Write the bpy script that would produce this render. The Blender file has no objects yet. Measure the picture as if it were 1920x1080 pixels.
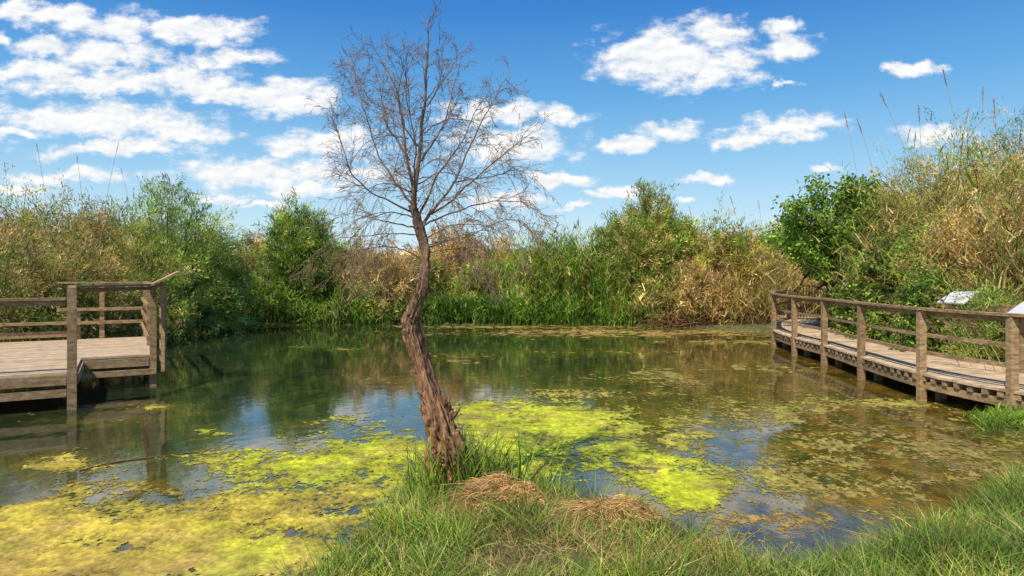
import bpy, math, random
import numpy as np
from mathutils import Vector
R0=np.random.default_rng(7); random.seed(7)
H0=2.07; F=1280.0; HY=515.0
C=bpy.context.scene.collection
def px(x,y,Y): return np.array([(x-960)/F*Y, Y, H0-(y-HY)/F*Y])
# ------------------------------------------------------------ objects
def tag(o,label=None,cat=None,group=None,kind=None):
    if label: o['label']=label
    if cat: o['category']=cat
    if group: o['group']=group
    if kind: o['kind']=kind
    return o
def empty(name,loc,label,cat,group=None,rz=0):
    o=bpy.data.objects.new(name,None); C.objects.link(o); o.location=loc; o.rotation_euler=(0,0,rz); o.empty_display_size=.2
    return tag(o,label,cat,group)
class Acc:
    def __init__(s): s.v=[];s.f=[];s.c=[];s.n=0
    def add(s,v,f,c):
        v=np.asarray(v,float).reshape(-1,3); f=np.asarray(f,int).reshape(-1,4)
        c=np.asarray(c,float)
        if c.ndim==1: c=np.tile(c,(len(v),1))
        s.v.append(v); s.f.append(f+s.n); s.c.append(c); s.n+=len(v)
    def build(s,name,mat,parent=None,smooth=False):
        v=np.concatenate(s.v);f=np.concatenate(s.f);c=np.concatenate(s.c)
        if parent is not None:
            r=parent
            while r.parent is not None: r=r.parent
            v=v-np.array(r.location)
        me=bpy.data.meshes.new(name); me.vertices.add(len(v)); me.vertices.foreach_set('co',v.ravel().astype(np.float32))
        me.loops.add(len(f)*4); me.loops.foreach_set('vertex_index',f.ravel().astype(np.int32))
        me.polygons.add(len(f)); me.polygons.foreach_set('loop_start',(np.arange(len(f))*4).astype(np.int32))
        me.update(calc_edges=True)
        a=me.color_attributes.new(name='Col',type='FLOAT_COLOR',domain='POINT')
        cc=np.ones((len(v),4),np.float32); cc[:,:3]=c[:,:3]; a.data.foreach_set('color',cc.ravel())
        me.polygons.foreach_set('use_smooth',np.full(len(f),bool(smooth)))
        me.materials.append(mat)
        o=bpy.data.objects.new(name,me); C.objects.link(o)
        if parent is not None: o.parent=parent
        return o
BOXF=[[0,1,3,2],[4,6,7,5],[0,4,5,1],[2,3,7,6],[0,2,6,4],[1,5,7,3]]
def beam(acc,p,q,w,h,col=(1,1,1),up=(0,0,1)):
    p=np.array(p,float);q=np.array(q,float);d=q-p;d/=np.linalg.norm(d);up=np.array(up,float)
    if abs(d@up)>.95: up=np.array([0.,1,0])
    s=np.cross(d,up);s/=np.linalg.norm(s);u=np.cross(s,d)
    v=[e+s*w/2*a+u*h/2*b for e in (p,q) for a in (-1,1) for b in (-1,1)]
    acc.add(v,BOXF,np.array(col)*R0.uniform(.78,1.15))
def tube(acc,P,r,n,col):
    P=np.asarray(P,float);k=len(P);r=np.broadcast_to(r,(k,))
    T=np.gradient(P,axis=0);T/=np.linalg.norm(T,axis=1)[:,None]+1e-9
    a=np.array([.31,.95,.1]);S=np.cross(T,a);S/=np.linalg.norm(S,axis=1)[:,None]+1e-9;U=np.cross(T,S)
    th=np.arange(n)/n*2*np.pi
    v=P[:,None]+(S[:,None]*np.cos(th)[None,:,None]+U[:,None]*np.sin(th)[None,:,None])*r[:,None,None]
    i=np.arange(k-1)[:,None]*n;j=np.arange(n)[None];j2=(j+1)%n
    f=np.stack([i+j,i+j2,i+n+j2,i+n+j],-1)
    acc.add(v,f,col)
def unit(v): return v/(np.linalg.norm(v,axis=-1,keepdims=True)+1e-9)
def ribbons(acc,P,D,L,W,B,seg,C0,C1=None):
    n=len(P);t=np.linspace(0,1,seg+1);C1=C0 if C1 is None else C1
    L=np.broadcast_to(L,(n,));W=np.broadcast_to(W,(n,))
    pos=P[:,None]+D[:,None]*(L[:,None]*t)[...,None]+B[:,None]*(L[:,None]*t**2)[...,None]
    S=unit(np.cross(D,unit(R0.normal(size=(n,3))*[1,1,.4])))
    w=W[:,None]*(1-t**1.8*.93)[None]*.5
    v=np.stack([pos-S[:,None]*w[...,None],pos+S[:,None]*w[...,None]],2)
    b=(np.arange(n)*(seg+1)*2)[:,None]+np.arange(seg)[None]*2
    f=np.stack([b,b+1,b+3,b+2],-1)
    c=C0[:,None]*(1-t)[None,:,None]+C1[:,None]*t[None,:,None]
    c=np.repeat(c[:,:,None],2,2)
    acc.add(v,f,c.reshape(-1,3))
def leaves(acc,P,D,L,W,col):
    n=len(P);S=unit(np.cross(D,R0.normal(size=(n,3))));L=np.broadcast_to(L,(n,))[:,None];W=np.broadcast_to(W,(n,))[:,None]
    v=np.stack([P,P+D*L*.45+S*W*.5,P+D*L,P+D*L*.45-S*W*.5],1)
    acc.add(v,np.arange(n*4).reshape(n,4),np.repeat(col[:,None],4,1).reshape(-1,3))
# ------------------------------------------------------------ noise
TB=np.random.default_rng(3).random((8,256,256))
def vn(x,y,s=0):
    xi=np.floor(x).astype(int);yi=np.floor(y).astype(int);fx=x-xi;fy=y-yi;fx=fx*fx*(3-2*fx);fy=fy*fy*(3-2*fy);t=TB[s%8]
    a=t[xi%256,yi%256];b=t[(xi+1)%256,yi%256];c=t[xi%256,(yi+1)%256];d=t[(xi+1)%256,(yi+1)%256]
    return (a*(1-fx)+b*fx)*(1-fy)+(c*(1-fx)+d*fx)*fy
def fbm(x,y,o=4,s=0):
    r=0;a=1;t=0
    for k in range(o): r=r+a*vn(x*2**k+17*k,y*2**k+5*k,s+k);t+=a;a*=.55
    return r/t
# ------------------------------------------------------------ materials
def newmat(name):
    m=bpy.data.materials.new(name);m.use_nodes=True;nt=m.node_tree;nt.nodes.clear()
    return m,nt,nt.nodes.new('ShaderNodeOutputMaterial')
def N(nt,t,**k):
    n=nt.nodes.new(t)
    for a,b in k.items(): setattr(n,a,b)
    return n
def foliage_mat(name,trans=.35,rough=.6,nscale=3.,namp=.5,gain=1.):
    m,nt,out=newmat(name);L=nt.links.new
    a=N(nt,'ShaderNodeAttribute',attribute_name='Col')
    nz=N(nt,'ShaderNodeTexNoise');nz.inputs['Scale'].default_value=nscale;nz.inputs['Detail'].default_value=3
    tc=N(nt,'ShaderNodeNewGeometry');L(tc.outputs['Position'],nz.inputs['Vector'])
    mr=N(nt,'ShaderNodeMapRange');mr.inputs['From Min'].default_value=.3;mr.inputs['From Max'].default_value=.7
    mr.inputs['To Min'].default_value=(1-namp)*gain;mr.inputs['To Max'].default_value=(1+namp)*gain;L(nz.outputs[0],mr.inputs[0])
    vm=N(nt,'ShaderNodeVectorMath',operation='SCALE');L(a.outputs['Color'],vm.inputs[0]);L(mr.outputs[0],vm.inputs['Scale'])
    p=N(nt,'ShaderNodeBsdfPrincipled');p.inputs['Roughness'].default_value=rough;p.inputs['Specular IOR Level'].default_value=.2
    L(vm.outputs[0],p.inputs['Base Color'])
    if trans>0:
        t=N(nt,'ShaderNodeBsdfTranslucent');L(vm.outputs[0],t.inputs[0])
        mx=N(nt,'ShaderNodeMixShader');mx.inputs[0].default_value=trans;L(p.outputs[0],mx.inputs[1]);L(t.outputs[0],mx.inputs[2]);L(mx.outputs[0],out.inputs[0])
    else: L(p.outputs[0],out.inputs[0])
    return m
M_leaf=foliage_mat('foliage',.4,.6,1.0,.4,2.3)
M_grass=foliage_mat('grass_blades',.35,.55,1.4,.38,1.7)
M_straw=foliage_mat('dry_stems',.2,.7,3.,.3,1.3)
def wood_mat(name,c1,c2,rough=.8,stretch=(1,1,1),sc=8,bd=.01):
    m,nt,out=newmat(name);L=nt.links.new
    a=N(nt,'ShaderNodeAttribute',attribute_name='Col')
    g=N(nt,'ShaderNodeNewGeometry');mp=N(nt,'ShaderNodeMapping');mp.inputs['Scale'].default_value=stretch;L(g.outputs['Position'],mp.inputs[0])
    nz=N(nt,'ShaderNodeTexNoise');nz.inputs['Scale'].default_value=sc;nz.inputs['Detail'].default_value=8;nz.inputs['Roughness'].default_value=.7;L(mp.outputs[0],nz.inputs['Vector'])
    cr=N(nt,'ShaderNodeValToRGB');cr.color_ramp.elements[0].position=.32;cr.color_ramp.elements[1].position=.68
    cr.color_ramp.elements[0].color=(*c1,1);cr.color_ramp.elements[1].color=(*c2,1);L(nz.outputs[0],cr.inputs[0])
    mu=N(nt,'ShaderNodeVectorMath',operation='MULTIPLY');L(cr.outputs[0],mu.inputs[0]);L(a.outputs['Color'],mu.inputs[1])
    p=N(nt,'ShaderNodeBsdfPrincipled');p.inputs['Roughness'].default_value=rough;p.inputs['Specular IOR Level'].default_value=.2
    L(mu.outputs[0],p.inputs['Base Color'])
    b=N(nt,'ShaderNodeBump');b.inputs['Strength'].default_value=.6;b.inputs['Distance'].default_value=bd;L(nz.outputs[0],b.inputs['Height']);L(b.outputs[0],p.inputs['Normal'])
    L(p.outputs[0],out.inputs[0]);return m
M_wood=wood_mat('weathered_timber',(.17,.10,.045),(.55,.38,.20),.8,(1,1,3),8,.008)
M_deck=wood_mat('deck_timber',(.38,.27,.16),(.72,.55,.36),.8,(1,1,1),6,.004)
M_dark=wood_mat('dark_timber',(.03,.015,.012),(.08,.04,.03))
M_bark=wood_mat('bark',(.05,.032,.024),(.42,.29,.19),.9,(4,4,.7),10,.02)
M_twig=wood_mat('twig_bark',(.14,.095,.07),(.36,.26,.19),.8,(1,1,1),5)
M_stem=wood_mat('stem_bark',(.07,.045,.03),(.2,.13,.08),.9)
M_sign=wood_mat('sign_panel',(.66,.68,.72),(.8,.8,.8),.35,(1,1,1),2,.001)
# ------------------------------------------------------------ terrain
POND=np.array([(-1.22,4.58),(-1.4,3.9),(-2.2,3.0),(-5,2.2),(-10,2.2),(-15,4),(-15,12),(-13.8,16),(-12.8,21),(-12,26),(-10,27.6),(-6,28.2),(-2,27.9),(2,28.3),(5,27.8),(7.2,26.3),(8.6,24.8),(10,23.5),(10.4,20),(9.9,16),(9.9,12.5),(9.2,11),(7.7,10.1),(6.6,9.6),(6.35,9.0),(6.9,8.3),(6.3,7.5),(5.46,6.95),(4.7,6.45),(3.8,5.8),(3.0,5.2),(2.4,4.9),(1.95,4.75),(1.62,4.75),(1.45,5.0),(1.25,5.4),(.9,5.85),(.466,6.3),(-.2,6.55),(-.65,6.45),(-.95,5.94),(-1.0,5.33)])
def sd(x,y):
    x=np.asarray(x,float);y=np.asarray(y,float);d=np.full(x.shape,1e9);ins=np.zeros(x.shape,bool)
    for i in range(len(POND)):
        a=POND[i];b=POND[(i+1)%len(POND)];e=b-a
        t=np.clip(((x-a[0])*e[0]+(y-a[1])*e[1])/(e@e),0,1)
        d=np.minimum(d,np.hypot(x-a[0]-t*e[0],y-a[1]-t*e[1]))
        c=((a[1]>y)!=(b[1]>y))
        with np.errstate(divide='ignore',invalid='ignore'): xi=a[0]+(y-a[1])/(e[1] if e[1] else 1e-9)*e[0]
        ins^=c&(x<xi)
    return np.where(ins,-d,d)
def gz(x,y):
    x=np.asarray(x,float);y=np.asarray(y,float)
    s=sd(x,y)+(fbm(x*1.7,y*1.7,3,2)-.5)*.35
    sm=lambda t:np.clip(t,0,1)**2*(3-2*np.clip(t,0,1))
    out=.08*sm(s/.3)+.13*sm(s/1.8)+.12*sm((s-2)/6)
    z=np.where(s>0,out,-np.clip(-s*.6,0,.6))
    z=z+np.where(s>0,(fbm(x*3,y*3,3,4)-.5)*.10*sm(s/.5),0)
    z+=.08*np.exp(-((x-.1)**2/.5+(y-5.5)**2/.35))*(s>0)
    return z
def axis(lo,hi,st,far):
    a=list(np.arange(lo,hi,st));g=st;p=a[-1]
    while p<far: g*=1.25;p+=g;a.append(p)
    g=st;p=lo;b=[]
    while p>-far: g*=1.25;p-=g;b.append(p)
    return np.array(b[::-1]+a)
gx=np.concatenate([axis(-16,16,.14,1500)]);gy=axis(2.0,32,.14,1500)
X,Y=np.meshgrid(gx,gy,indexing='ij');Z=gz(X,Y)
def gridfaces(nx,ny):
    i=np.arange(nx-1)[:,None]*ny+np.arange(ny-1)[None]
    return np.stack([i,i+ny,i+ny+1,i+1],-1).reshape(-1,4)
m,nt,out=newmat('bank_soil');L=nt.links.new
g=N(nt,'ShaderNodeNewGeometry');nz=N(nt,'ShaderNodeTexNoise');nz.inputs['Scale'].default_value=7;nz.inputs['Detail'].default_value=9;nz.inputs['Roughness'].default_value=.75;L(g.outputs['Position'],nz.inputs['Vector'])
cr=N(nt,'ShaderNodeValToRGB');e=cr.color_ramp.elements;e[0].position=.3;e[0].color=(.05,.04,.02,1);e[1].position=.7;e[1].color=(.26,.19,.08,1);x_=e.new(.5);x_.color=(.10,.11,.03,1);L(nz.outputs[0],cr.inputs[0])
p=N(nt,'ShaderNodeBsdfPrincipled');p.inputs['Roughness'].default_value=.95;L(cr.outputs[0],p.inputs['Base Color'])
b=N(nt,'ShaderNodeBump');b.inputs['Distance'].default_value=.04;L(nz.outputs[0],b.inputs['Height']);L(b.outputs[0],p.inputs['Normal']);L(p.outputs[0],out.inputs[0])
a=Acc();a.add(np.stack([X,Y,Z],-1),gridfaces(*X.shape),(1,1,1));tag(a.build('ground',m,smooth=True),kind='structure')
# ------------------------------------------------------------ algae
BL=[(1040,795,220,50,1.15,0),(1190,855,200,55,.95,0),(960,860,150,60,1.2,0),(740,845,140,50,1.05,0),(640,885,190,55,1.1,0),(560,960,260,60,1.15,1),(330,985,330,58,1.15,1),(100,985,230,42,1.15,1),(40,1045,260,50,1.2,1),(330,1060,380,45,1.1,3),(480,1030,200,40,1.15,0),(430,865,120,26,.85,0),(110,872,110,16,.85,1),(405,812,40,9,1,0),(300,765,60,9,.75,1),(640,790,70,9,.5,0),(700,920,150,50,1.1,0),(850,672,70,8,.7,3),(1280,915,120,45,1.0,0),(1320,800,220,50,.8,2),(1240,710,120,18,.75,2),(1470,770,190,36,.74,2),(1620,820,280,50,.84,2),(1500,880,170,50,.88,2),(1790,845,200,48,.9,2),(1870,875,130,34,.95,2),(1600,925,170,40,.88,2),(1480,975,150,26,.9,3),(1680,965,120,32,.8,2),(1350,1000,120,30,.75,3),(1200,624,330,9,1.0,3),(1000,613,230,4,.9,2),(1370,642,160,9,.75,2),(1120,660,150,7,.55,2),(650,655,25,2.5,.8,2),(560,650,40,2,.6,2),(1390,690,140,12,.62,2),(250,915,200,26,.85,1),(1100,740,150,14,.72,3),(720,712,70,6,.65,3),(1640,760,140,18,.7,2),(200,790,120,8,.5,2)]
PAL=np.array([(.44,.48,.02),(.46,.36,.045),(.27,.21,.045),(.33,.20,.06)])
def dens(X,Y):
    U=960+X/Y*F;V=HY+H0*F/Y
    D=np.zeros_like(X);ct=np.zeros(X.shape+(3,));wt=np.full(X.shape,1e-6);kr=np.zeros_like(X)
    for (cx,cy,rx,ry,s,k) in BL:
        q=((U-cx)/rx)**2+((V-cy)/ry)**2;w=s*np.exp(-q*.7);D=np.maximum(D,w);w2=w**2;ct+=w2[...,None]*PAL[k];wt+=w2;kr+=w2*(k>=2)
    return D,ct/wt[...,None],kr/wt
acc=Acc()
for (x0,x1,y0,y1,c) in ((-5.5,5.6,4.2,8,.011),(-8,9,8,14,.024),(-12,11,14,28.6,.07)):
    xs=np.arange(x0,x1,c);ys=np.arange(y0,y1+1e-6,c*1.4);X,Y=np.meshgrid(xs,ys,indexing='ij')
    D,col,kr=dens(X,Y)
    wx=X+.25*(fbm(X*2,Y*2,2,7)-.5);wy=Y+.25*(fbm(X*2+9,Y*2,2,7)-.5)
    n=fbm(wx*1.2,wy*1.0,3,0);n2=fbm(wx*4.5,wy*4.5,4,3);n3=fbm(X*24,Y*20,2,5);wn_=R0.random(X.shape)
    mk=D-.60+(n-.5)*.8+(n2-.5)*(.85+.2*kr)+(n3-.5)*(.75+.5*kr)+(wn_-.5)*(.35+.35*kr)-.03*kr
    mk=np.where(gz(X,Y)>-.005,-1,mk)
    sp=vn(X*34,Y*34,6)[...,None];sp2=vn(X*80,Y*80,1)[...,None];mid=fbm(X*2.6,Y*2.4,3,1)[...,None];br=np.clip((fbm(X*3+3,Y*3,4,6)-.46)*5,0,1)[...,None]
    gn=np.clip((fbm(X*1.6+13,Y*1.6,3,2)-.5)*4,0,1)[...,None]
    col=col*(1-gn*.5)+np.array([.30,.38,.03])*gn*.5
    col=col*(1-br*.55)+np.array([.28,.18,.06])*br*.55
    col=col*(.5+.5*sp+.5*sp2)*(.6+.8*mid);thin=np.clip(1-mk/.45,0,1)[...,None];col=col*(1-thin*.75)+np.array([.09,.085,.02])*thin*.75
    jx=(R0.random(X.shape)-.5)*c*.9;jy=(R0.random(X.shape)-.5)*c*1.2
    Z=.002+np.clip(mk,0,.4)*.03*sp[...,0]*(1-.7*kr)
    f=gridfaces(*X.shape);mf=(mk.ravel()[f]>0).sum(1)>=3;f=f[mf]
    v=np.stack([X+jx,Y+jy,Z],-1).reshape(-1,3)
    us=np.unique(f);rm=np.zeros(len(v),int);rm[us]=np.arange(len(us))
    acc.add(v[us],rm[f],col.reshape(-1,3)[us])
M_alg=foliage_mat('algae',.0,.75,6,.3,1.2)
tag(acc.build('algae',M_alg),'yellow green algae and pondweed floating in patches on the pond','algae',kind='stuff')
# water
m,nt,out=newmat('pond_water');L=nt.links.new
at_=N(nt,'ShaderNodeAttribute',attribute_name='Col')
g=N(nt,'ShaderNodeNewGeometry')
mp=N(nt,'ShaderNodeMapping');mp.inputs['Scale'].default_value=(1,.7,1);L(g.outputs['Position'],mp.inputs[0])
nz=N(nt,'ShaderNodeTexNoise');nz.inputs['Scale'].default_value=2.2;nz.inputs['Detail'].default_value=12;nz.inputs['Roughness'].default_value=.8;L(mp.outputs[0],nz.inputs['Vector'])
cr=N(nt,'ShaderNodeValToRGB');e=cr.color_ramp.elements;e[0].position=.35;e[0].color=(.010,.022,.018,1);e[1].position=.66;e[1].color=(.15,.11,.03,1);x_=e.new(.5);x_.color=(.04,.045,.014,1);L(nz.outputs[0],cr.inputs[0])
ad_=N(nt,'ShaderNodeMixRGB',blend_type='MULTIPLY');ad_.inputs[0].default_value=1;L(cr.outputs[0],ad_.inputs[1]);L(at_.outputs['Color'],ad_.inputs[2])
p=N(nt,'ShaderNodeBsdfPrincipled');p.inputs['Roughness'].default_value=.03;p.inputs['IOR'].default_value=1.7;p.inputs['Specular IOR Level'].default_value=.7;L(ad_.outputs[0],p.inputs['Base Color'])
n2=N(nt,'ShaderNodeTexNoise');n2.inputs['Scale'].default_value=4.5;n2.inputs['Detail'].default_value=4;L(mp.outputs[0],n2.inputs['Vector'])
b=N(nt,'ShaderNodeBump');b.inputs['Strength'].default_value=.5;b.inputs['Distance'].default_value=.005;L(n2.outputs[0],b.inputs['Height']);L(b.outputs[0],p.inputs['Normal']);L(p.outputs[0],out.inputs[0])
X,Y=np.meshgrid(np.linspace(-17,13,120),np.linspace(1.5,30,140),indexing='ij')
D,col,kr=dens(X,Y);k=np.clip(D*1.3,0,1)[...,None];wc=np.array([.5,.75,.9])*(1-k)+np.array([2.0,1.8,.9])*k
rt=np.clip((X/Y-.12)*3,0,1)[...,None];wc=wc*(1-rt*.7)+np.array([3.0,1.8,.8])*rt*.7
a=Acc();a.add(np.stack([X,Y,X*0],-1),gridfaces(*X.shape),wc.reshape(-1,3));tag(a.build('water',m,smooth=True),kind='structure')
# ------------------------------------------------------------ grass foreground
G1=np.array([.12,.24,.02]);G2=np.array([.24,.31,.04]);ST=np.array([.44,.32,.13]);DK=np.array([.055,.13,.015])
def mixc(n,cs,ws,var=.22):
    cs=np.array(cs);i=R0.choice(len(cs),n,p=np.array(ws)/sum(ws));return cs[i]*R0.lognormal(0,var,(n,1))
def field(n,x0,x1,y0,y1,cond):
    x=R0.uniform(x0,x1,n);y=R0.uniform(y0,y1,n);s=sd(x,y);k=cond(x,y,s)&(x/y<.82)&(x/y>-.82);return x[k],y[k]
def blades(acc,x,y,h,w,cols,lean=.35,bend=.35,seg=3,dz=0,tipmix=.2):
    n=len(x);P=np.stack([x,y,gz(x,y)-.02+dz],-1)
    D=unit(np.stack([R0.normal(0,lean,n),R0.normal(0,lean,n),np.ones(n)],-1))
    th=R0.uniform(0,2*np.pi,n);b=R0.uniform(.1,1,n)*bend;B=np.stack([np.cos(th)*b,np.sin(th)*b,-b*.55],-1)
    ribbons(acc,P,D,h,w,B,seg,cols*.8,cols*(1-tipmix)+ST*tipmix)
ag=Acc();ad=Acc()
x,y=field(230000,-1.8,7.5,3.4,9.3,lambda x,y,s:(s>-.06));cl=fbm(x*2.2,y*2.2,3,1)
straw=np.exp(-(((x-.45)/.85)**2+((y-4.95)/.95)**2));kp=(R0.random(len(x))<np.clip(.2+cl*1.2-straw*.55,.05,1))&(R0.random(len(x))<.85)
x,y,cl,straw=x[kp],y[kp],cl[kp],straw[kp];h=(.06+.42*cl**2)*R0.uniform(.4,1.8,len(x))*(1-.3*straw)
pat=(fbm(x*1.5+7,y*1.5,3,6)-.5)[:,None]
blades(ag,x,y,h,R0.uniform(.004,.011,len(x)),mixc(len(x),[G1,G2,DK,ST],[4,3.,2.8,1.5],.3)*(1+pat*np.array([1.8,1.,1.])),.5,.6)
x,y=field(120000,-1.6,6.0,3.4,6.9,lambda x,y,s:(s>0));straw=np.exp(-(((x-.45)/.95)**2+((y-5.0)/1.1)**2));kp=R0.random(len(x))<straw*.75*(fbm(x*3,y*3,2,3)>.40)+.14*(fbm(x*2,y*2,2,4)>.5)
x,y=x[kp],y[kp];blades(ad,x,y,R0.uniform(.06,.26,len(x)),R0.uniform(.003,.006,len(x)),mixc(len(x),[ST,ST*.7,ST*1.2],[1,1,.5]),1.3,.5)
x,y=field(70000,-1.7,6.5,3.6,9.3,lambda x,y,s:(s>-.12)&(s<.3));kp=(R0.random(len(x))<.6*fbm(x*3,y*3,2,6));x,y=x[kp],y[kp]
hk=np.where(x<-.2,1.1,.6)
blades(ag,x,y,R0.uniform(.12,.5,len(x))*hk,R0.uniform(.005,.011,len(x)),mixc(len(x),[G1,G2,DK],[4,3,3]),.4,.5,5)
tb=px(848,928,6.15)
n=560;x=tb[0]+R0.normal(.08,.26,n);y=tb[1]+R0.normal(.02,.14,n)
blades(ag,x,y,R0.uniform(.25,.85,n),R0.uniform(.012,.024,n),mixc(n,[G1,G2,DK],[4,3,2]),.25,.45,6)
n=360;x=R0.uniform(-.9,1.1,n);y=6.15+R0.normal(0,.12,n)-.25*np.clip(x,0,1)
blades(ag,x,y,R0.uniform(.15,.5,n),R0.uniform(.008,.016,n),mixc(n,[G1,G2,DK],[4,3,2]),.3,.5,6)
tag(ag.build('grass',M_grass),'green grass covering the near bank of the pond','grass',kind='stuff')
tag(ad.build('dry_grass',M_straw),'tangled straw coloured dry grass in the middle of the near bank','dry grass',kind='stuff')
for (ux,uy,YY,r,hh,lab) in ((945,962,5.6,.27,.19,'rounded heap of dead straw grass just right of the bare tree foot'),(1145,970,5.4,.32,.15,'flattened brown heap of dead grass on the near bank, right of the rounded one'),(1310,1035,4.8,.14,.06,'small tuft of dead straw grass at the right edge of the near bank')):
    c=px(ux,uy,YY);z=float(gz(c[0],c[1]));e=empty('dead_grass_heap',(c[0],c[1],z),lab,'dead grass')
    a=Acc();n=2800;t=R0.uniform(0,2*np.pi,n);q=np.sqrt(R0.random(n))*r*(.75+.5*vn(np.cos(t)*1.5+ux,np.sin(t)*1.5+9,3))
    X_=q*np.cos(t)*1.4;Y_=q*np.sin(t);lump=.55+.9*fbm(X_*9+ux,Y_*9+4,2,2)
    P=np.stack([c[0]+X_,c[1]+Y_,z+hh*np.clip(1-(q/r)**2,0,1)*lump+R0.uniform(-.02,.03,n)],-1)
    flow=fbm(X_*5+3,Y_*5+ux,2,5)*8
    D=unit(np.stack([np.cos(flow)+R0.normal(0,.6,n),np.sin(flow)+R0.normal(0,.6,n),R0.normal(.05,.3,n)],-1))
    ribbons(a,P,D,R0.uniform(.06,.24,n),.005,np.stack([R0.normal(0,.3,n),R0.normal(0,.3,n),-R0.uniform(.1,.8,n)],-1),4,mixc(n,[ST*1.2,ST*1.3*[1,.8,.75],ST*.6],[2,2,1.5]))
    a.build('straw',M_straw,e)
# ------------------------------------------------------------ bare tree
YT=6.15
tr=empty('bare_tree',(tb[0],YT,0.1),'leafless crooked tree with fissured brown trunk on the near bank','tree')
tp=[(862,975,40),(856,930,33),(850,880,29),(840,835,27),(826,795,23),(810,745,18.5),(796,700,16.5),(783,655,16),(773,620,16),(770,596,14),(779,570,11.5),(790,545,10.5),(796,515,10),(798,485,9.5),(794,455,9.5),(787,428,9),(780,405,8),(775,385,7)]
P=np.array([px(x,y,YT+.02*math.sin(i)) for i,(x,y,w) in enumerate(tp)]);r=np.array([w*YT/F for _,_,w in tp])
def cat(P,s):
    P=np.asarray(P,float);i=np.clip(np.floor(s).astype(int),0,len(P)-2);t=(s-i)[:,None]
    g=lambda k:P[np.clip(k,0,len(P)-1)]
    a,b,c,d=g(i-1),g(i),g(i+1),g(i+2)
    return .5*((2*b)+(-a+c)*t+(2*a-5*b+4*c-d)*t*t+(-a+3*b-3*c+d)*t**3)
NR=420;s=np.linspace(0,len(P)-1,NR)
PC=cat(P,s);PC[:,0]+=(fbm(s*1.7,s*0,3,5)-.5)*.03;rc=np.interp(s,np.arange(len(r)),r)*(1+(fbm(s*1.1,s*0+4,3,3)-.5)*.35);n=88;th=np.arange(n)/n*2*np.pi
hh=np.linspace(0,1,NR)
ang=th[None]+.35*hh[:,None]*3
rough=np.interp(hh,[0,.28,.42,.55,.62,1],[1.45,1.25,.85,.85,.4,.25])[:,None]
cx_,cy_=np.cos(ang),np.sin(ang);wob=fbm(cx_*2+5,hh[:,None]*10+cy_,3,2)
A1=fbm(cx_*7+17+wob,cy_*7+hh[:,None]*7+9,3,1);A2=fbm(cx_*12+37+wob,cy_*12+hh[:,None]*13+29,3,6)
rid2=fbm(cx_*7+9,hh[:,None]*60+cy_*7,3,4)
knob=np.clip(fbm(cx_*2+3,hh[:,None]*16+cy_*2,2,5)-.60,0,1)*1.6
lob=.14*np.sin(ang*3+hh[:,None]*6)+.08*np.sin(ang*5-hh[:,None]*9)
fis=.55*np.clip(np.abs(A1-.5)*8,0,1)+.45*np.clip(np.abs(A2-.5)*8,0,1)
rr=rc[:,None]*(1+rough*((fis-.6)*.45+(rid2-.5)*.18+knob)+lob*np.minimum(rough,1))
T=unit(np.gradient(PC,axis=0));S=unit(np.cross(T,[0,1.,0]));U=np.cross(T,S)
v=PC[:,None]+(S[:,None]*np.cos(th)[None,:,None]+U[:,None]*np.sin(th)[None,:,None])*rr[...,None]
i=np.arange(NR-1)[:,None]*n;j=np.arange(n)[None];j2=(j+1)%n
base=np.array([1.3,.98,.75]);grey=np.array([.8,.78,.77])
cc=(base*(1-hh[:,None])+grey*hh[:,None])[:,None]*(.25+1.1*fis[...,None])
a=Acc();a.add(v,np.stack([i+j,i+j2,i+n+j2,i+n+j],-1),cc.reshape(-1,3));a.build('trunk',M_bark,tr,True)
a=Acc();k=170;ii=np.minimum((R0.random(k)**1.8*NR*.5).astype(int)+12,int(NR*.52));tt=R0.uniform(0,2*np.pi,k)
nn=S[ii]*np.cos(tt)[:,None]+U[ii]*np.sin(tt)[:,None]
ribbons(a,PC[ii]+nn*rc[ii][:,None]*1.0,unit(T[ii]*R0.choice([-1,1],k)[:,None]+nn*.2+R0.normal(0,.08,(k,3))),R0.uniform(.05,.16,k),R0.uniform(.006,.018,k),nn*.1,3,mixc(k,[(1.2,.9,.65),(.6,.48,.42),(1.4,1.15,.95)],[1,1,.6],.2))
a.build('peeling_bark',M_bark,tr)
for (x,y,dx,dy,l,w) in ((843,785,.7,.75,.13,.05),(850,812,.95,.3,.08,.04),(836,772,.25,1,.13,.035),(764,612,-.5,.85,.06,.025),(800,745,-.8,.55,.09,.025),(806,772,-.9,-.2,.07,.02)):
    a=Acc();p0=px(x,y,YT-.03);d=np.array([dx,-.2,dy]);d/=np.linalg.norm(d)
    for q in range(6):
        dd=unit(d+R0.normal(0,.18,3));o=R0.normal(0,w*.3,3);tube(a,[p0+o-dd*.02,p0+o+dd*l*.5+R0.normal(0,.006,3),p0+o+dd*l*R0.uniform(.7,1.1)],[w*.45,w*.3,.006],6,np.array([1.3,1.1,.95])*R0.uniform(.6,1.2))
    a.build('broken_stub',M_bark,tr)
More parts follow.
